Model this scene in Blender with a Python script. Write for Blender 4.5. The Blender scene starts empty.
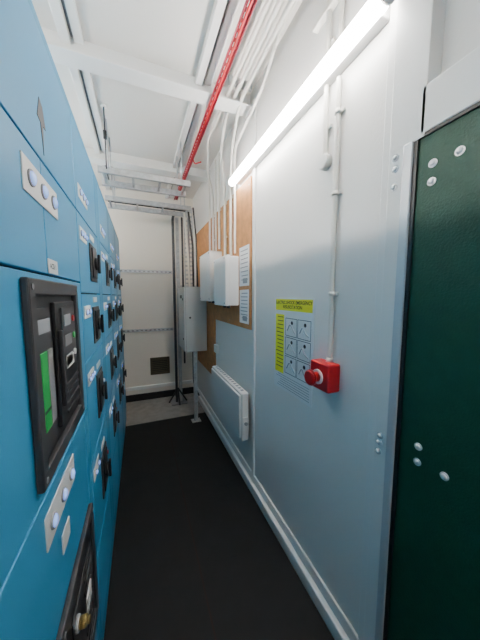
import bpy, bmesh, math, random
from mathutils import Vector, Matrix
random.seed(4)
col=bpy.context.collection
# ---------------------------------------------------------------- materials
def mat(name,c,rough=.5,metal=0,bump=0,bscale=200,var=0,vscale=6,spec=.5,em=None,es=0,coat=0):
    m=bpy.data.materials.new(name);m.use_nodes=True
    nt=m.node_tree;b=nt.nodes["Principled BSDF"]
    b.inputs["Base Color"].default_value=(*c,1);b.inputs["Roughness"].default_value=rough
    b.inputs["Metallic"].default_value=metal;b.inputs["Specular IOR Level"].default_value=spec
    b.inputs["Coat Weight"].default_value=coat
    tc=nt.nodes.new("ShaderNodeTexCoord")
    if bump:
        n=nt.nodes.new("ShaderNodeTexNoise");n.inputs["Scale"].default_value=bscale
        bp=nt.nodes.new("ShaderNodeBump");bp.inputs["Strength"].default_value=bump;bp.inputs["Distance"].default_value=.002
        nt.links.new(tc.outputs["Object"],n.inputs["Vector"]);nt.links.new(n.outputs["Fac"],bp.inputs["Height"]);nt.links.new(bp.outputs[0],b.inputs["Normal"])
    if var:
        n=nt.nodes.new("ShaderNodeTexNoise");n.inputs["Scale"].default_value=vscale;n.inputs["Detail"].default_value=5
        r=nt.nodes.new("ShaderNodeValToRGB")
        r.color_ramp.elements[0].position=.3;r.color_ramp.elements[1].position=.7
        r.color_ramp.elements[0].color=(*[max(0,v*(1-var)) for v in c],1);r.color_ramp.elements[1].color=(*[min(1,v*(1+var)) for v in c],1)
        nt.links.new(tc.outputs["Object"],n.inputs["Vector"]);nt.links.new(n.outputs["Fac"],r.inputs[0]);nt.links.new(r.outputs[0],b.inputs["Base Color"])
    if em:
        b.inputs["Emission Color"].default_value=(*em,1);b.inputs["Emission Strength"].default_value=es
    return m
M_wall=mat("wall_white_paint",(.84,.82,.78),.33,bump=.3,bscale=110)
M_cream=mat("cream_wall_paint",(.80,.75,.67),.5,bump=.15,bscale=90)
M_ceil=mat("ceiling_paint",(.76,.73,.68),.5,bump=.1,bscale=60)
M_white=mat("white_plastic",(.84,.83,.80),.4)
M_conduit=mat("white_conduit_pvc",(.80,.77,.70),.4)
M_wpaint=mat("white_trim_paint",(.83,.82,.79),.4,bump=.15,bscale=100)
M_blue=mat("blue_enamel",(.040,.275,.50),.34,bump=.12,bscale=350,var=.05,vscale=2)
M_blue2=mat("blue_frame_enamel",(.034,.24,.44),.4)
M_gap=mat("dark_gap",(.004,.02,.035),.8)
M_black=mat("black_plastic",(.010,.010,.012),.35)
M_dgrey=mat("dark_grey_plastic",(.035,.035,.04),.4)
M_mgrey=mat("mid_grey_plastic",(.22,.22,.23),.45)
M_grey=mat("grey_enclosure_paint",(.50,.51,.50),.45,bump=.1,bscale=300)
M_galv=mat("galvanised_steel",(.50,.51,.52),.4,metal=.55,var=.15,vscale=30)
M_alu=mat("aluminium_strip",(.60,.62,.64),.35,metal=.4)
M_mat=mat("rubber_mat",(.0045,.0045,.005),.6,bump=.5,bscale=500,var=.35,vscale=9,spec=.3)
M_floor=mat("grey_floor_paint",(.25,.23,.21),.5,var=.15,vscale=12)
M_seam=mat("mat_seam",(.018,.007,.005),.7,spec=.3)
M_green=mat("green_door_paint",(.003,.055,.030),.5,bump=.6,bscale=160,var=.1,vscale=30,spec=.4)
M_screw=mat("screw_cap",(.75,.76,.77),.25,metal=.3)
M_red=mat("red_plastic",(.55,.008,.014),.3)
M_redt=mat("red_tray_paint",(.42,.010,.035),.4)
M_ply=mat("plywood_board",(.50,.22,.07),.55,var=.18,vscale=14)
M_paper=mat("paper",(.86,.86,.86),.7)
M_yel=mat("yellow_print",(.80,.78,.02),.6)
M_ink=mat("black_ink",(.02,.02,.02),.6)
M_gink=mat("grey_ink",(.30,.32,.34),.6)
M_brass=mat("brass",(.60,.42,.14),.3,metal=.9)
M_gstrip=mat("green_strip",(.01,.30,.06),.35,em=(.02,.6,.12),es=.06)
M_lampbl=mat("indicator_lens_blue",(.40,.55,.95),.2,em=(.22,.38,1),es=.9)
M_vent=mat("bronze_grille",(.07,.06,.035),.5)
M_glow=mat("tube_diffuser",(.9,.9,.9),.4,em=(1,.975,.94),es=58)
M_glow2=mat("tube_diffuser_warm",(.9,.9,.9),.4,em=(1,.96,.89),es=56)
# ---------------------------------------------------------------- helpers
def grp(name,loc=(0,0,0)):
    e=bpy.data.objects.new(name,None);e.empty_display_size=.05;e.location=loc;col.objects.link(e);return e
def link(me,name,m,parent):
    if m: me.materials.append(m)
    o=bpy.data.objects.new(name,me);col.objects.link(o)
    if parent:
        o.parent=parent;o.matrix_parent_inverse=Matrix.Translation(parent.location).inverted()
    return o
def box(name,x0,x1,y0,y1,z0,z1,m,parent=None,bev=0,seg=2):
    bm=bmesh.new();bmesh.ops.create_cube(bm,size=1)
    cx,cy,cz=(x0+x1)/2,(y0+y1)/2,(z0+z1)/2
    for v in bm.verts: v.co=Vector((v.co.x*(x1-x0),v.co.y*(y1-y0),v.co.z*(z1-z0)))
    if bev: bmesh.ops.bevel(bm,geom=bm.edges[:],offset=bev,segments=seg,profile=.5,affect='EDGES')
    me=bpy.data.meshes.new(name);bm.to_mesh(me);bm.free()
    me.transform(Matrix.Translation((cx,cy,cz)))
    return link(me,name,m,parent)
def cyl(name,p,ax,r,l,m,parent=None,r2=None,seg=24,bev=0):
    bm=bmesh.new();bmesh.ops.create_cone(bm,cap_ends=True,segments=seg,radius1=r,radius2=r if r2 is None else r2,depth=l)
    if bev: bmesh.ops.bevel(bm,geom=[e for e in bm.edges if all(abs(abs(v.co.z)-l/2)<1e-6 for v in e.verts)],offset=bev,segments=3,profile=.5,affect='EDGES')
    for f in bm.faces: f.smooth=len(f.verts)==4
    me=bpy.data.meshes.new(name);bm.to_mesh(me);bm.free()
    ax=Vector(ax).normalized();q=Vector((0,0,1)).rotation_difference(ax)
    me.transform(Matrix.Translation(Vector(p)+ax*l/2)@q.to_matrix().to_4x4())
    return link(me,name,m,parent)
def dome(name,p,ax,r,h,m,parent=None):
    bm=bmesh.new();bmesh.ops.create_uvsphere(bm,u_segments=20,v_segments=10,radius=1)
    for v in bm.verts: v.co=Vector((v.co.x*r,v.co.y*r,max(v.co.z,0)*h))
    for f in bm.faces:f.smooth=True
    me=bpy.data.meshes.new(name);bm.to_mesh(me);bm.free()
    q=Vector((0,0,1)).rotation_difference(Vector(ax).normalized())
    me.transform(Matrix.Translation(p)@q.to_matrix().to_4x4())
    return link(me,name,m,parent)
def rounded(pts,rad,n=6):
    pts=[Vector(p) for p in pts];out=[pts[0]]
    for i in range(1,len(pts)-1):
        a,b,c=pts[i-1],pts[i],pts[i+1]
        d1=(a-b);d2=(c-b);r=min(rad,d1.length*.45,d2.length*.45)
        p=b+d1.normalized()*r;q=b+d2.normalized()*r
        for k in range(n+1):
            t=k/n;out.append(p*(1-t)**2+b*2*t*(1-t)+q*t*t)
    out.append(pts[-1]);return out
def tube(name,pts,r,m,parent=None,rad=.06):
    P=rounded(pts,rad)
    cu=bpy.data.curves.new(name,"CURVE");cu.dimensions='3D';cu.bevel_depth=r;cu.bevel_resolution=3;cu.use_fill_caps=True
    s=cu.splines.new("POLY");s.points.add(len(P)-1)
    for i,p in enumerate(P): s.points[i].co=(*p,1)
    t=bpy.data.objects.new("tmp",cu);col.objects.link(t)
    bpy.context.view_layer.update()
    me=bpy.data.meshes.new_from_object(t.evaluated_get(bpy.context.evaluated_depsgraph_get()))
    bpy.data.objects.remove(t);bpy.data.curves.remove(cu)
    for f in me.polygons:f.use_smooth=True
    me.name=name;me.materials.clear()
    return link(me,name,m,parent)
def perf(name,o,u,v,L,w,pitch,slot,m,parent,th=.002,rows=1,hv=.4):
    o=Vector(o);u=Vector(u).normalized();v=Vector(v).normalized()
    n=max(1,int(L/pitch));p=L/n;rw=w/rows
    bm=bmesh.new()
    for i in range(n):
        for j in range(rows):
            a0,a1=i*p,(i+1)*p;s0=a0+(p-p*slot)/2;s1=a1-(p-p*slot)/2
            b0,b1=j*rw,(j+1)*rw;t0=b0+rw*(1-hv)/2;t1=b1-rw*(1-hv)/2
            P=lambda a,b:bm.verts.new(o+u*a+v*b)
            for q in [((a0,b0),(a1,b0),(a1,t0),(a0,t0)),((a0,t1),(a1,t1),(a1,b1),(a0,b1)),((a0,t0),(s0,t0),(s0,t1),(a0,t1)),((s1,t0),(a1,t0),(a1,t1),(s1,t1))]:
                bm.faces.new([P(*c) for c in q])
    bmesh.ops.remove_doubles(bm,verts=bm.verts[:],dist=1e-5)
    me=bpy.data.meshes.new(name);bm.to_mesh(me);bm.free()
    ob=link(me,name,m,parent);md=ob.modifiers.new("s","SOLIDIFY");md.thickness=th
    return ob
def txt(name,body,loc,size,m,parent,face='-X',align='LEFT'):
    cu=bpy.data.curves.new(name,"FONT");cu.body=body;cu.size=size;cu.align_x=align;cu.offset=size*.02;cu.space_line=1.0
    t=bpy.data.objects.new("tmp",cu);col.objects.link(t);bpy.context.view_layer.update()
    me=bpy.data.meshes.new_from_object(t.evaluated_get(bpy.context.evaluated_depsgraph_get()))
    bpy.data.objects.remove(t);me.materials.clear()
    if face=='-X': R=Matrix(((0,0,-1),(-1,0,0),(0,1,0))).to_4x4()
    else: R=Matrix(((0,0,1),(1,0,0),(0,1,0))).to_4x4()
    me.transform(Matrix.Translation(loc)@R)
    return link(me,name,m,parent)

W=.8;E=3.9;C=3.0;XL=-1.05;Y0=-2.6
# ---------------------------------------------------------------- room shell
box("floor",XL-.1,W+.1,Y0-.1,E+.1,-.1,0,M_floor)
box("ceiling",XL-.1,W+.1,Y0-.1,E+.1,C,C+.1,M_ceil)
box("wall_end",XL,W+.1,E,E+.1,0,C,M_cream)
box("wall_left",XL-.1,XL,Y0-.1,E+.1,0,C,M_cream)
box("wall_back",XL,W+.1,Y0-.1,Y0,0,C,M_cream)
box("wall_right",W,W+.1,.625,E,0,C,M_wall)
wr=grp("wall_right_door_bay",(W,0,0))
box("bay_panel_near",W,W+.1,Y0,-.62,0,C,M_wall,wr)
box("bay_panel_top",W+.035,W+.1,-.62,.625,2.15,C,M_wall,wr)
for i,y in enumerate((-1.55,-.42,.71,1.80,2.98)):
    b=grp("trim_ceiling_beam_%d"%(i+1),(0,y,C))
    box("flange",XL,W,y-.05,y+.07,C-.105,C-.09,M_wpaint,b,.003)
    box("web",XL,W,y-.01,y+.07,C-.09,C,M_wpaint,b)
for i,(x,w) in enumerate(((-.33,.05),(.42,.045))):
    b=grp("trim_ceiling_purlin_%d"%(i+1),(x,0,C))
    box("purlin",x-w/2,x+w/2,Y0,E,C-.045,C,M_wpaint,b,.004)
    box("purlin_painted_shade",x+w/2+.001,x+w/2+.018,Y0,E,C-.004,C,M_mgrey,b)  # grey strip paints in the shade of the slot beside the purlin
    box("purlin_lip",x+w/2+.018,x+w/2+.065,Y0,E,C-.025,C,M_wpaint,b,.003)
s=grp("trim_wall_seam",(W,1.7,1))
box("seam_cover",W-.014,W,1.675,1.715,.07,2.90,M_wpaint,s,.004)
s=grp("trim_wall_panel_joint",(W,.65,1))
box("joint_strip",W-.008,W,.625,.66,.07,C,M_wpaint,s,.003)
b=grp("baseboard_right",(W,1.6,0))
box("base_rail",W-.035,W,.60,E,.0,.075,M_wpaint,b,.006)
box("base_ledge",W-.012,W,.60,E,.075,.14,M_wpaint,b,.004)
b=grp("baseboard_end",(.2,E,0))
box("kick_shadow_strip",-.9,W-.04,E-.02,E,.0,.10,M_black,b,.003)  # black strip paints the dark shadow gap at the wall foot
box("rail",-.9,W-.04,E-.035,E,.17,.22,M_white,b,.006)
mt=grp("rubber_floor_mat",(.27,1,0))
box("mat",-.203,W-.037,-2.2,3.14,.0,.008,M_mat,mt,.002)
box("mat_seam",.262,.270,-2.2,3.13,.008,.0085,M_seam,mt)
# ---------------------------------------------------------------- door
d=grp("door_1",(W,.0,1))
box("frame_post",W-.02,W+.1,.57,.625,0,2.02,M_wpaint,d,.003)
box("frame_post_upper",W-.02,W+.1,.515,.625,2.01,C,M_wpaint,d,.003)
box("frame_post_hinge",W-.02,W+.1,-.62,-.54,0,2.15,M_wpaint,d,.004)
box("frame_header",W-.02,W+.1,-.54,.53,2.02,2.15,M_wpaint,d,.004)
box("door_leaf",W-.012,W+.05,-.54,.545,.02,2.015,M_green,d,.003)
box("edge_strip_vertical",W-.026,W-.011,.545,.573,.02,2.012,M_alu,d,.003)
box("edge_gasket",W-.018,W-.011,.533,.546,.02,2.01,M_black,d)
box("edge_gasket_top",W-.018,W-.011,-.54,.546,2.01,2.02,M_black,d)
k=0
for (y,z,base) in ((.600,1.99,W-.02),(.598,1.955,W-.02),(.600,1.90,W-.02),(.600,1.055,W-.02),(.602,1.03,W-.02),(.604,.995,W-.02),
                   (.490,1.925,W-.012),(.490,1.875,W-.012),(.425,1.925,W-.012),(.475,1.085,W-.012),(.475,1.035,W-.012),(.400,1.04,W-.012)):
    k+=1
    cyl("bolt_washer_%d"%k,(base,y,z),(-1,0,0),.0115,.003,M_screw,d)
    dome("bolt_head_%d"%k,(base-.003,y,z),(-1,0,0),.0085,.006,M_screw,d)
# ---------------------------------------------------------------- lamps
def lamp(name,xc,y0,y1,zc,side=1,gm=None):
    g=grp(name,(xc,(y0+y1)/2,zc))
    wx=W if side>0 else XL
    a,b2=sorted((xc+.01*side,wx))
    box("batten_body",a,b2,y0+.05,y1-.05,zc-.02,zc+.035,M_white,g,.006)
    r=.029
    cyl("diffuser",(xc,y0+.02,zc),(0,1,0),r,y1-y0-.04,gm or M_glow,g,bev=.012)
    cyl("end_cap_near",(xc,y0,zc),(0,1,0),r+.002,.025,M_white,g,bev=.01)
    cyl("end_cap_far",(xc,y1-.025,zc),(0,1,0),r+.002,.025,M_white,g,bev=.01)
lamp("linear_wall_light",W-.065,.61,2.03,2.47)
lamp("added_rear_light",W-.065,-1.9,-.4,2.47)  # unseen fitting behind the camera, added for extra light
lamp("linear_wall_light.002",XL+.09,.2,1.7,2.56,-1,M_glow2)
lamp("linear_wall_light.003",XL+.09,2.1,3.6,2.56,-1,M_glow2)
# ---------------------------------------------------------------- switchgear
FX=-.20
sg=grp("switchgear_cabinet",(-.6,1.5,1.1))
Y1=3.38
box("carcass",-1.0,FX-.014,-1.6,Y1,.09,2.20,M_gap,sg)
box("plinth",-.98,FX-.004,-1.6,Y1-.02,0,.10,M_blue2,sg)
box("top_cover",-1.0,FX-.002,-1.6,Y1,2.19,2.22,M_blue2,sg,.003)
box("end_panel",-1.0,FX-.002,Y1,Y1+.012,.09,2.22,M_blue2,sg,.002)
pn=0
def panel(y0,y1,z0,z1,m=M_blue):
    global pn;pn+=1
    g=.0028
    return box("door_panel_%d"%pn,FX-.016,FX,y0+g,y1-g,z0+g,z1-g,m,sg,.002)
def plate(y0,y1,z0,z1,n=3,r=.017):
    global pn;pn+=1
    box("indicator_plate_%d"%pn,FX,FX+.003,y0,y1,z0,z1,M_white,sg,.001)
    for i in range(n):
        y=y0+(y1-y0)*(i+.5)/n;z=(z0+z1)/2
        cyl("indicator_ring_%d_%d"%(pn,i),(FX+.003,y,z),(1,0,0),r,.004,M_gink,sg,bev=.001)
        dome("indicator_lens_%d_%d"%(pn,i),(FX+.006,y,z),(1,0,0),r*.8,.007,M_lampbl,sg)
panel(-1.58,-.95,.11,2.19);panel(-.95,-.35,.11,2.19)
panel(-.35,.25,.11,1.12);panel(-.35,.25,1.12,1.87);panel(-.35,.25,1.87,2.19)
panel(.25,1.09,1.865,2.19);panel(.25,.735,1.60,1.865);panel(.735,1.09,1.60,1.865)
panel(.25,1.09,1.125,1.60);panel(.25,1.02,.11,1.125);panel(1.02,1.09,.11,1.125,M_blue2)
plate(.62,.84,1.755,1.825);plate(.595,.835,1.01,1.085)
box("label_small",FX,FX+.003,.735,.805,1.605,1.640,M_white,sg,.001)
txt("label_small_text","ACB 1",(FX+.0032,.742,1.617),.018,M_ink,sg,'+X')
box("label_lower",FX,FX+.003,.69,.755,.905,.955,M_white,sg,.001)
bm=bmesh.new();vs=[bm.verts.new(v) for v in [(FX+.001,.755,2.01),(FX+.001,.775,2.0),(FX+.001,.79,1.955),(FX+.001,.772,1.955),(FX+.001,.765,1.885),(FX+.001,.755,1.955),(FX+.001,.735,1.96)]];bm.faces.new(vs)
me=bpy.data.meshes.new("warning_arrow");bm.to_mesh(me);bm.free();o=link(me,"warning_arrow",M_dgrey,sg);md=o.modifiers.new("s","SOLIDIFY");md.thickness=.003;md.offset=1
def acb(pref,y0,y1,z0,z1,variant):
    X=FX;d=.014;t=.034
    P=lambda n:pref+"_"+n
    box(P("bezel_top"),X,X+d,y0,y1,z1-t,z1,M_dgrey,sg,.004)
    box(P("bezel_bottom"),X,X+d,y0,y1,z0,z0+t,M_dgrey,sg,.004)
    box(P("bezel_near"),X,X+d,y0,y0+t,z0+t*.8,z1-t*.8,M_dgrey,sg,.004)
    box(P("bezel_far"),X,X+d,y1-t,y1,z0+t*.8,z1-t*.8,M_dgrey,sg,.004)
    box(P("recess"),X,X+.002,y0+.03,y1-.03,z0+.03,z1-.03,M_black,sg)
    for i,(a,b) in enumerate(((y0,z0),(y1,z0),(y0,z1),(y1,z1))):
        sy=1 if a==y0 else -1;sz=1 if b==z0 else -1
        cyl(P("bezel_screw_%d"%i),(X+d,a+sy*.017,b+sz*.017),(1,0,0),.006,.0015,M_mgrey,sg,seg=12)
    if variant==0:
        box(P("left_module"),X,X+.006,y0+.04,y0+.135,z0+.05,z1-.06,M_dgrey,sg,.002)
        box(P("green_window"),X+.006,X+.009,y0+.050,y0+.088,z0+.10,z1-.155,M_gstrip,sg,.001)
        box(P("window_clear"),X+.006,X+.008,y0+.094,y0+.128,z0+.10,z1-.155,M_mgrey,sg,.001)
        box(P("green_window_end"),X+.009,X+.010,y0+.050,y0+.088,z0+.14,z0+.146,M_black,sg)
        box(P("module_label"),X+.006,X+.0075,y0+.05,y0+.125,z1-.115,z1-.085,M_gink,sg)
        box(P("right_module"),X,X+.010,y0+.155,y1-.045,z0+.06,z1-.05,M_black,sg,.003)
        box(P("control_face"),X+.010,X+.013,y0+.20,y1-.06,z0+.19,z1-.065,M_dgrey,sg,.002)
        box(P("charging_lever"),X+.010,X+.020,y0+.165,y0+.180,z0+.11,z1-.12,M_dgrey,sg,.003)
        for i in range(3):
            box(P("display_%d"%i),X+.013,X+.0145,y0+.215,y0+.28,z1-.115-.055*i,z1-.085-.055*i,(M_gink,M_mgrey,M_grey)[i],sg,.0005)
            cyl(P("button_%d"%i),(X+.013,y1-.09,z1-.10-.05*i),(1,0,0),.009,.004,(M_red,M_gstrip,M_white)[i],sg,seg=16)
        for i in range(4):
            box(P("vent_rib_%d"%i),X+.01,X+.014,y0+.205,y1-.06,z0+.075+.024*i,z0+.083+.024*i,M_dgrey,sg,.001)
        box(P("rating_label"),X+.013,X+.0145,y0+.215,y0+.29,z0+.195,z0+.225,M_white,sg)
        box(P("side_label"),X+.002,X+.0035,y1-.042,y1-.036,z0+.12,z1-.12,M_gink,sg)
    else:
        box(P("module"),X,X+.010,y0+.045,y1-.045,z0+.045,z1-.045,M_black,sg,.003)
        box(P("face"),X+.010,X+.014,y0+.08,y1-.08,z0+.08,z1-.08,M_dgrey,sg,.002)
        for i in range(6):
            box(P("rib_%d"%i),X+.014,X+.018,y0+.20,y1-.10,z0+.10+.045*i,z0+.112+.045*i,M_black,sg,.001)
        box(P("rating_label"),X+.014,X+.0155,y0+.24,y0+.31,z1-.135,z1-.105,M_gink,sg)
        yk,zk=y0+.105,z1-.11
        cyl(P("key_base"),(X+.014,yk,zk),(1,0,0),.019,.008,M_galv,sg,bev=.002)
        cyl(P("brass_lock"),(X+.022,yk,zk),(1,0,0),.014,.018,M_brass,sg,bev=.003)
        cyl(P("brass_lock_nose"),(X+.040,yk,zk),(1,0,0),.009,.007,M_brass,sg,bev=.002)
        box(P("key_tag"),X+.030,X+.034,yk+.04,yk+.10,zk-.035,zk+.015,M_white,sg,.002)
        tube(P("key_tag_ring"),[(X+.042,yk+.01,zk+.016),(X+.038,yk+.04,zk+.014),(X+.034,yk+.06,zk+.005)],.0025,M_galv,sg)
acb("breaker_upper",.57,.965,1.16,1.585,0)
acb("breaker_lower",.60,1.0,.36,.79,1)
def feeder(pref,yc,zc,w=.15,h=.17):
    X=FX
    box(pref+"_surround",X,X+.006,yc-w/2,yc+w/2,zc-h/2,zc+h/2,M_dgrey,sg,.003)
    box(pref+"_body",X+.006,X+.012,yc-w*.36,yc+w*.36,zc-h*.4,zc+h*.4,M_black,sg,.003)
    cyl(pref+"_rotary_base",(X+.012,yc,zc),(1,0,0),.030,.010,M_black,sg,bev=.003)
    box(pref+"_handle",X+.022,X+.034,yc-.010,yc+.010,zc-.045,zc+.045,M_black,sg,.004)
    cyl(pref+"_pilot",(X,yc+w/2+.03,zc+.02),(1,0,0),.010,.010,M_red if int(zc*10)%3==0 else M_white,sg,seg=14,bev=.002)
    box(pref+"_label",X,X+.003,yc-.05,yc+.05,zc+h/2+.02,zc+h/2+.045,M_white,sg,.001)
cols=[(1.09,1.68),(1.68,2.25),(2.25,2.82),(2.82,3.38)]
zs=[(.11,.46),(.46,.88),(.88,1.29),(1.29,1.56),(1.56,1.865),(1.865,2.19)]
for ci,(a,b) in enumerate(cols):
    split=b-.11
    for zi,(z0,z1) in enumerate(zs):
        panel(a,split,z0,z1)
        if zi in (1,2,3,4):
            zc=(z0+z1)/2-.01
            feeder("feeder_%d_%d"%(ci,zi),a+.30,zc,.17,.17 if zi>2 else .21)
            plate(a+.03,a+.16,z1-.10,z1-.05,2 if zi%2 else 3,.012)
        if zi==5: plate(a+.05,a+.22,z0+.06,z0+.11,3,.013)
    panel(split,b,.11,1.2,M_blue2);panel(split,b,1.2,2.19,M_blue2)
# ---------------------------------------------------------------- cable trays overhead
def ladder(name,y0,y1,z,x0,x1,cab=False):
    g=grp(name,((x0+x1)/2,(y0+y1)/2,z))
    for i,y in enumerate((y0,y1)):
        box("side_rail_%d"%i,x0,x1,y-.004,y+.004,z-.024,z+.024,M_galv,g)
        box("rail_flange_%d"%i,x0,x1,y-.014,y+.014,z-.028,z-.023,M_galv,g)
    n=int((x1-x0)/.24)
    for i in range(n+1):
        x=x0+.04+i*(x1-x0-.08)/n
        box("rung_%d"%i,x-.010,x+.010,y0,y1,z-.016,z-.006,M_galv,g)
    if cab: tube("cable_a",[(x0+.02,y0+.10,z),(x1-.02,y0+.12,z)],.010,M_dgrey,g)
    for i,(x,y) in enumerate(((x0+.08,y0),(x0+.08,y1),(x1-.08,y0),(x1-.08,y1))):
        cyl("hanger_rod_%d"%i,(x,y,z-.03),(0,0,1),.005,C-z+.03,M_galv,g,seg=10)
ladder("cable_ladder",2.46,2.72,2.60,-.28,.485)
ladder("cable_ladder.001",3.12,3.38,2.60,-.30,.62,True)
st=grp("ceiling_drop_sensor",(-.2,2.3,C))
cyl("sensor_base",(-.2,2.3,C-.012),(0,0,1),.022,.012,M_white,st,bev=.002)
cyl("sensor_stem",(-.2,2.3,C-.46),(0,0,1),.0045,.45,M_dgrey,st,seg=12)
cyl("sensor_head",(-.2,2.3,C-.24),(0,0,1),.013,.06,M_black,st,bev=.003)
# ---------------------------------------------------------------- red tray
rt=grp("red_cable_tray",(.54,1.5,2.9))
zr=C-.115
perf("tray_base",(.498,Y0+.1,zr),(0,1,0),(1,0,0),6.2,.040,.05,.6,M_redt,rt,hv=.3)
perf("tray_side_near",(.498,Y0+.1,zr),(0,1,0),(0,0,-1),6.2,.016,.05,.5,M_redt,rt,hv=.3)
perf("tray_side_far",(.538,Y0+.1,zr),(0,1,0),(0,0,-1),6.2,.016,.05,.5,M_redt,rt,hv=.3)
tube("red_cable",[(.518,Y0+.15,zr-.010),(.518,3.6,zr-.010)],.006,M_red,rt)
tube("red_branch_cable",[(.53,2.55,zr-.010),(.56,2.6,zr-.03),(.60,2.5,zr-.05)],.006,M_red,rt)
# ---------------------------------------------------------------- conduits
cd=grp("white_conduit_run",(.74,1.5,2.85))
k=0
def con(pts,r=.0125,rad=.07):
    global k;k+=1
    tube("conduit_%d"%k,pts,r,M_conduit,cd,rad)
con([(.665,Y0+.1,2.93),(.665,1.95,2.93),(.72,2.25,2.80),(.767,2.28,2.55),(.767,2.28,1.91)])
con([(.710,Y0+.1,2.92),(.710,1.75,2.92),(.745,2.0,2.80),(.767,2.12,2.55),(.767,2.12,1.91)])
con([(.62,Y0+.1,2.94),(.62,2.3,2.94),(.70,2.62,2.80),(.767,2.68,2.6),(.767,2.68,2.02)])
con([(.767,2.46,2.93),(.767,2.46,2.02)],.011)
con([(.767,2.82,2.93),(.767,2.82,2.02)],.011)
con([(.767,2.58,2.93),(.767,2.58,2.02)],.009)
con([(.752,Y0+.1,2.97),(.752,1.3,2.97),(.762,1.5,2.85),(.767,2.02,2.75),(.767,2.02,1.91)],.010)
for i,y in enumerate((.2,.95,1.7)):
    box("saddle_%d"%i,.60,.768,y-.012,y+.012,2.955,3.0,M_galv,cd)
for i,(y,z) in enumerate(((2.28,2.4),(2.12,2.4),(2.68,2.4),(2.46,2.4),(2.28,2.1),(2.68,2.15))):
    box("clip_%d"%i,.762,.782,y-.02,y+.02,z-.01,z+.01,M_conduit,cd,.003)
v=grp("vertical_wall_conduit",(W-.015,.87,1.9))
tube("pipe",[(W-.016,.872,1.25),(W-.016,.872,2.43)],.011,M_conduit,v)
for i,z in enumerate((1.56,1.98,2.30)):
    box("saddle_%d"%i,W-.012,W,.845,.899,z-.008,z+.008,M_conduit,v,.003)
    cyl("saddle_ring_%d"%i,(W-.016,.872,z-.008),(0,0,1),.0145,.016,M_conduit,v)
v=grp("conduit_with_junction_box",(W-.015,.95,2.5))
tube("pipe",[(W-.016,.945,2.16),(W-.016,.945,C-.02)],.011,M_conduit,v)
cyl("junction_box",(W,.945,2.14),(-1,0,0),.032,.028,M_conduit,v,bev=.004)
cyl("junction_lid",(W-.028,.945,2.14),(-1,0,0),.028,.003,M_white,v,bev=.001)
for i,z in enumerate((2.28,2.62)): box("saddle_%d"%i,W-.012,W,.92,.97,z-.008,z+.008,M_conduit,v,.003)
v=grp("vertical_wall_conduit.001",(W-.015,.86,2.7))
tube("pipe",[(W-.016,.872,2.53),(W-.016,.872,C-.02)],.011,M_conduit,v)
br=grp("wall_conduit_bracket",(W,.95,2.78))
box("bracket_plate",W-.03,W,.90,1.04,2.74,2.76,M_conduit,br,.003)
# ---------------------------------------------------------------- plywood boards and boxes
pb=grp("plywood_backboard",(W-.01,2.5,1.8))
box("board_near",W-.017,W-.001,1.74,2.72,1.29,2.42,M_ply,pb,.002)
box("board_far",W-.017,W-.001,2.725,3.65,.60,2.42,M_ply,pb,.002)
for i,(y,z) in enumerate(((1.77,2.37),(1.77,1.34),(2.68,2.37),(2.2,1.33),(3.6,.65),(2.76,.65))):
    cyl("board_screw_%d"%i,(W-.0165,y,z),(-1,0,0),.006,.001,M_galv,pb,seg=10)
def paper(name,y0,y1,z0,z1):
    g=grp(name,(W-.018,(y0+y1)/2,(z0+z1)/2))
    box("sheet",W-.0190,W-.0170,y0,y1,z0,z1,M_paper,g)
    n=8
    for i in range(n):
        z=z1-(z1-z0)*(i+1)/(n+1.5)
        box("line_%d"%i,W-.0195,W-.0190,y0+.02,y1-.02-.03*random.random(),z-.0035,z+.0035,M_gink,g)
    box("figure",W-.0196,W-.0190,y0+.03,y0+.12,z0+.02,z0+.06,M_gink,g)
paper("pinned_notice_sheet",1.76,1.955,1.63,1.94);paper("pinned_notice_sheet.001",1.765,1.95,1.33,1.60)
def jbox(name,y0,y1,z0,z1,d):
    g=grp(name,(W-d/2,(y0+y1)/2,(z0+z1)/2))
    box("body",W-d+.03,W-.018,y0,y1,z0,z1,M_white,g,.006)
    box("lid",W-d,W-d+.034,y0-.004,y1+.004,z0-.004,z1+.004,M_white,g,.010,3)
    for i,(a,b) in enumerate(((y0+.02,z0+.02),(y1-.02,z0+.02),(y0+.02,z1-.02),(y1-.02,z1-.02))):
        cyl("lid_screw_%d"%i,(W-d,a,b),(-1,0,0),.007,.003,M_gink,g,seg=12)
    for i in range(2):
        cyl("gland_%d"%i,(W-d/2,y0+(y1-y0)*(i+1)/3,z1),(0,0,1),.016,.025,M_white,g,seg=12)
        cyl("gland_bottom_%d"%i,(W-d/2,y0+(y1-y0)*(i+1)/3,z0-.025),(0,0,1),.016,.025,M_dgrey,g,seg=12)
jbox("wall_junction_box",1.97,2.30,1.47,1.88,.14)
jbox("wall_junction_box.001",2.42,2.84,1.50,1.99,.15)
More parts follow.
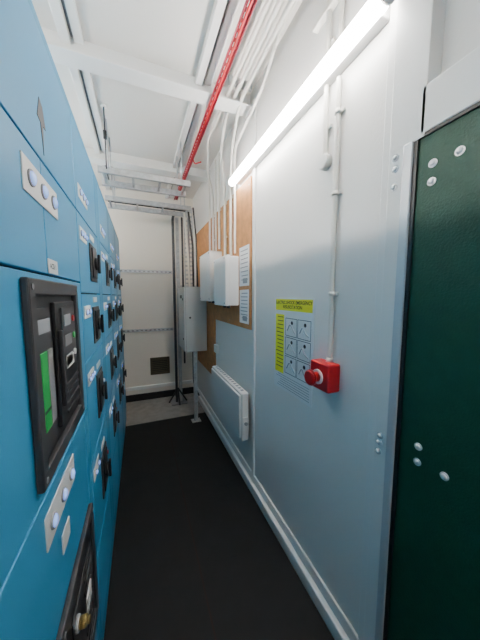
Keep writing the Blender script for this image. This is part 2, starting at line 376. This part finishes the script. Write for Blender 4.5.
# ---------------------------------------------------------------- grey enclosure on strut frame
ge=grp("grey_control_enclosure",(.67,3.2,1.25))
ex0,ex1,ey0,ey1,ez0,ez1=.49,.765,3.0,3.45,.87,1.66
box("body",ex0+.02,ex1,ey0,ey1,ez0,ez1,M_grey,ge,.006)
box("door",ex0,ex0+.022,ey0+.004,ey1-.004,ez0+.006,ez1-.006,M_grey,ge,.006)
box("door_seal",ex0+.018,ex0+.0215,ey0-.001,ey1+.001,ez0+.004,ez1-.004,M_mgrey,ge)
cyl("lock_upper",(ex0,ey0+.05,ez1-.15),(-1,0,0),.014,.010,M_black,ge,bev=.002)
cyl("lock_lower",(ex0,ey0+.05,ez0+.16),(-1,0,0),.014,.010,M_black,ge,bev=.002)
cyl("side_lock",(ex0+.07,ey0,ez0+.42),(0,-1,0),.012,.008,M_black,ge,bev=.002)
box("label",ex0-.002,ex0,ey0+.15,ey0+.28,ez1-.14,ez1-.10,M_ink,ge)
for i,x in enumerate((.62,.68)): cyl("gland_%d"%i,(x,3.15,ez0-.03),(0,0,1),.018,.03,M_black,ge,seg=12)
tube("cable_1",[(.65,3.2,1.62),(.65,3.22,2.2),(.60,3.2,2.58)],.013,M_black,ge)
tube("cable_2",[(.70,3.2,1.62),(.70,3.24,2.3),(.66,3.2,2.64)],.010,M_dgrey,ge)
tube("cable_3",[(.60,3.2,1.62),(.58,3.15,2.0),(.56,3.25,2.58)],.012,M_conduit,ge)
tube("cable_4",[(.62,3.15,.90),(.64,3.25,.4),(.74,3.4,.15)],.012,M_black,ge)
sf=grp("strut_support_frame",(.6,3.2,1.2))
perf("post_near_face",(.585,2.95,.0),(0,0,1),(1,0,0),.87,.041,.05,.55,M_galv,sf)
box("post_near_back",.585,.626,2.955,2.985,.0,.87,M_galv,sf)
box("post_far",.50,.541,3.62,3.661,.0,2.62,M_galv,sf,.002)
perf("post_far_face",(.50,3.612,.0),(0,0,1),(1,0,0),2.62,.041,.05,.55,M_galv,sf)
perf("post_mid_face",(.60,3.55,1.0),(0,0,1),(1,0,0),1.75,.12,.06,.6,M_galv,sf,rows=2,hv=.6)
tube("riser_cable",[(.46,3.60,.02),(.46,3.60,2.6),(.46,3.4,2.62)],.018,M_dgrey,sf)
tube("riser_cable_b",[(.57,3.52,.6),(.57,3.52,2.6)],.013,M_dgrey,sf)
tube("riser_cable_c",[(.66,3.53,1.7),(.66,3.53,2.6)],.013,M_mgrey,sf)
box("arm_top",.54,.78,3.62,3.66,1.66,1.70,M_galv,sf,.002)
box("arm_low",.54,.78,3.62,3.66,.86,.90,M_galv,sf,.002)
box("foot_near",.55,.66,2.92,3.02,.0,.012,M_galv,sf,.002)
box("foot_far",.38,.60,3.52,3.72,.0,.012,M_mgrey,sf,.002)
for i,(dx,dy) in enumerate(((-.13,0),(0,-.14),(.12,0))):
    tube("stand_brace_%d"%i,[(.48+dx,3.6+dy,.02),(.48,3.6,.22)],.012,M_dgrey,sf)
# ---------------------------------------------------------------- end wall
for nm,z in (("wall_strut_rail",1.90),("wall_strut_rail.001",1.05)):
    g=grp(nm,(0,E-.02,z))
    box("channel_back",-.55,.47,E-.018,E,z-.02,z+.02,M_mgrey,g)
    perf("channel_face",(-.55,E-.022,z-.022),(1,0,0),(0,0,1),1.02,.044,.06,.5,M_galv,g)
vg=grp("wall_vent_grille",(.26,E,.5))
box("frame_top",.12,.40,E-.02,E,.60,.63,M_vent,vg,.003);box("frame_bottom",.12,.40,E-.02,E,.37,.40,M_vent,vg,.003)
box("frame_left",.12,.15,E-.02,E,.395,.605,M_vent,vg,.003);box("frame_right",.37,.40,E-.02,E,.395,.605,M_vent,vg,.003)
box("back",.15,.37,E-.006,E,.40,.60,M_black,vg)
for i in range(7):
    z=.412+.028*i;box("louvre_%d"%i,.15,.37,E-.017,E-.010,z,z+.014,M_vent,vg)
# ---------------------------------------------------------------- heater
h=grp("panel_heater",(.74,2.15,.62))
hy0,hy1,hz0,hz1=1.74,2.60,.40,.79
box("body",.715,.775,hy0,hy1,hz0,hz1,M_white,h,.010,3)
box("front_panel",.700,.716,hy0+.02,hy1-.02,hz0+.02,hz1-.02,M_white,h,.006)
box("groove_top",.7155,.7165,hy0+.01,hy1-.01,hz1-.018,hz1-.010,M_gink,h)
for i in range(14):
    y=hy0+.06+i*.055;box("outlet_slot_%d"%i,.735,.760,y,y+.03,hz1-.001,hz1+.0008,M_gink,h)
box("control_box",.72,.77,hy0-.012,hy0,hz0+.06,hz0+.20,M_white,h,.003)
cyl("thermostat_dial",(.745,hy0-.012,hz0+.15),(0,-1,0),.014,.012,M_gink,h)
box("bracket_a",.77,W,hy0+.15,hy0+.19,hz0+.08,hz1-.08,M_galv,h);box("bracket_b",.77,W,hy1-.19,hy1-.15,hz0+.08,hz1-.08,M_galv,h)
so=grp("heater_isolator_switch",(.78,2.66,1.0))
box("back_box",.765,W,2.61,2.70,.92,1.01,M_white,so,.005);box("rocker",.760,.766,2.64,2.67,.945,.985,M_white,so,.002)
tube("flex",[(.785,2.65,.92),(.785,2.65,.82)],.006,M_white,so)
# ---------------------------------------------------------------- safety poster
p=grp("electric_shock_safety_poster",(W,1.2,1.27))
py0,py1,pz0,pz1=1.005,1.385,.98,1.54
box("sheet",W-.003,W,py0,py1,pz0,pz1,M_paper,p)
X=W-.0036
box("title_band",X,X+.0006,py0+.01,py1-.01,pz1-.075,pz1-.008,M_yel,p)
txt("title_text","ELECTRIC SHOCK EMERGENCY\nRESUSCITATION",(X-.0003,(py0+py1)/2,pz1-.036),.0255,M_ink,p,'-X','CENTER')
box("side_band",X,X+.0006,py1-.110,py1-.012,pz0+.10,pz1-.10,M_yel,p)
for i in range(14):
    z=pz1-.115-i*.0235;box("side_line_%d"%i,X-.0005,X,py1-.102,py1-.02-.02*random.random(),z-.003,z+.002,M_ink,p)
def rect(n,y0,y1,z0,z1,t=.003):
    for j,(a,b,c,d_) in enumerate(((y0,y1,z0,z0+t),(y0,y1,z1-t,z1),(y0,y0+t,z0,z1),(y1-t,y1,z0,z1))): box("%s_%d"%(n,j),X-.0004,X+.0002,a,b,c,d_,M_ink,p)
for i in range(2):
    for j in range(3):
        y0=py0+.018+i*.122;z0=pz0+.115+j*.112
        rect("picture_frame_%d%d"%(i,j),y0,y0+.115,z0,z0+.104,.003)
        tube("figure_%d%d"%(i,j),[(X,y0+.015,z0+.02),(X,y0+.05,z0+.035+.02*i),(X,y0+.07,z0+.07),(X,y0+.095,z0+.03)],.003,M_gink,p,.02)
        dome("figure_head_%d%d"%(i,j),(X+.0005,y0+.05,z0+.078),(-1,0,0),.011,.001,M_ink,p)
for i in range(6):
    z=pz0+.09-i*.014;box("text_line_%d"%i,X-.0002,X+.0004,py0+.02,py1-.02-.06*random.random(),z-.0015,z+.0015,M_gink,p)
# ---------------------------------------------------------------- emergency stop
e=grp("emergency_stop_button",(W-.03,.885,1.19))
box("housing",W-.065,W+.002,.82,.945,1.13,1.255,M_red,e,.008,3)
cyl("collar",(W-.065,.885,1.19),(-1,0,0),.034,.008,M_white,e,bev=.002)
cyl("stem",(W-.073,.885,1.19),(-1,0,0),.022,.022,M_red,e)
cyl("mushroom_head",(W-.095,.885,1.19),(-1,0,0),.036,.024,M_red,e,bev=.010)
cyl("conduit_gland",(W-.016,.872,1.255),(0,0,1),.015,.02,M_conduit,e,seg=16)
# ---------------------------------------------------------------- world + camera
w=bpy.data.worlds.new("w");bpy.context.scene.world=w;w.use_nodes=True
w.node_tree.nodes["Background"].inputs[0].default_value=(.6,.65,.7,1);w.node_tree.nodes["Background"].inputs[1].default_value=.3
F=250.;vx,vy=139,296
ph=math.atan((320-vy)/F);th=math.atan((240-vx)/F*math.cos(ph))
r=Vector((math.cos(th),-math.sin(th),0));f=Vector((math.sin(th)*math.cos(ph),math.cos(th)*math.cos(ph),-math.sin(ph)));u=r.cross(f)
c=bpy.data.cameras.new("camera");co=bpy.data.objects.new("camera",c);col.objects.link(co)
m3=Matrix((r,u,-f)).transposed()
co.matrix_world=Matrix.Translation((0,0,1.55))@m3.to_4x4()
c.sensor_fit='VERTICAL';c.sensor_height=36;c.lens=F/640*36;c.clip_start=.01
bpy.context.scene.camera=co
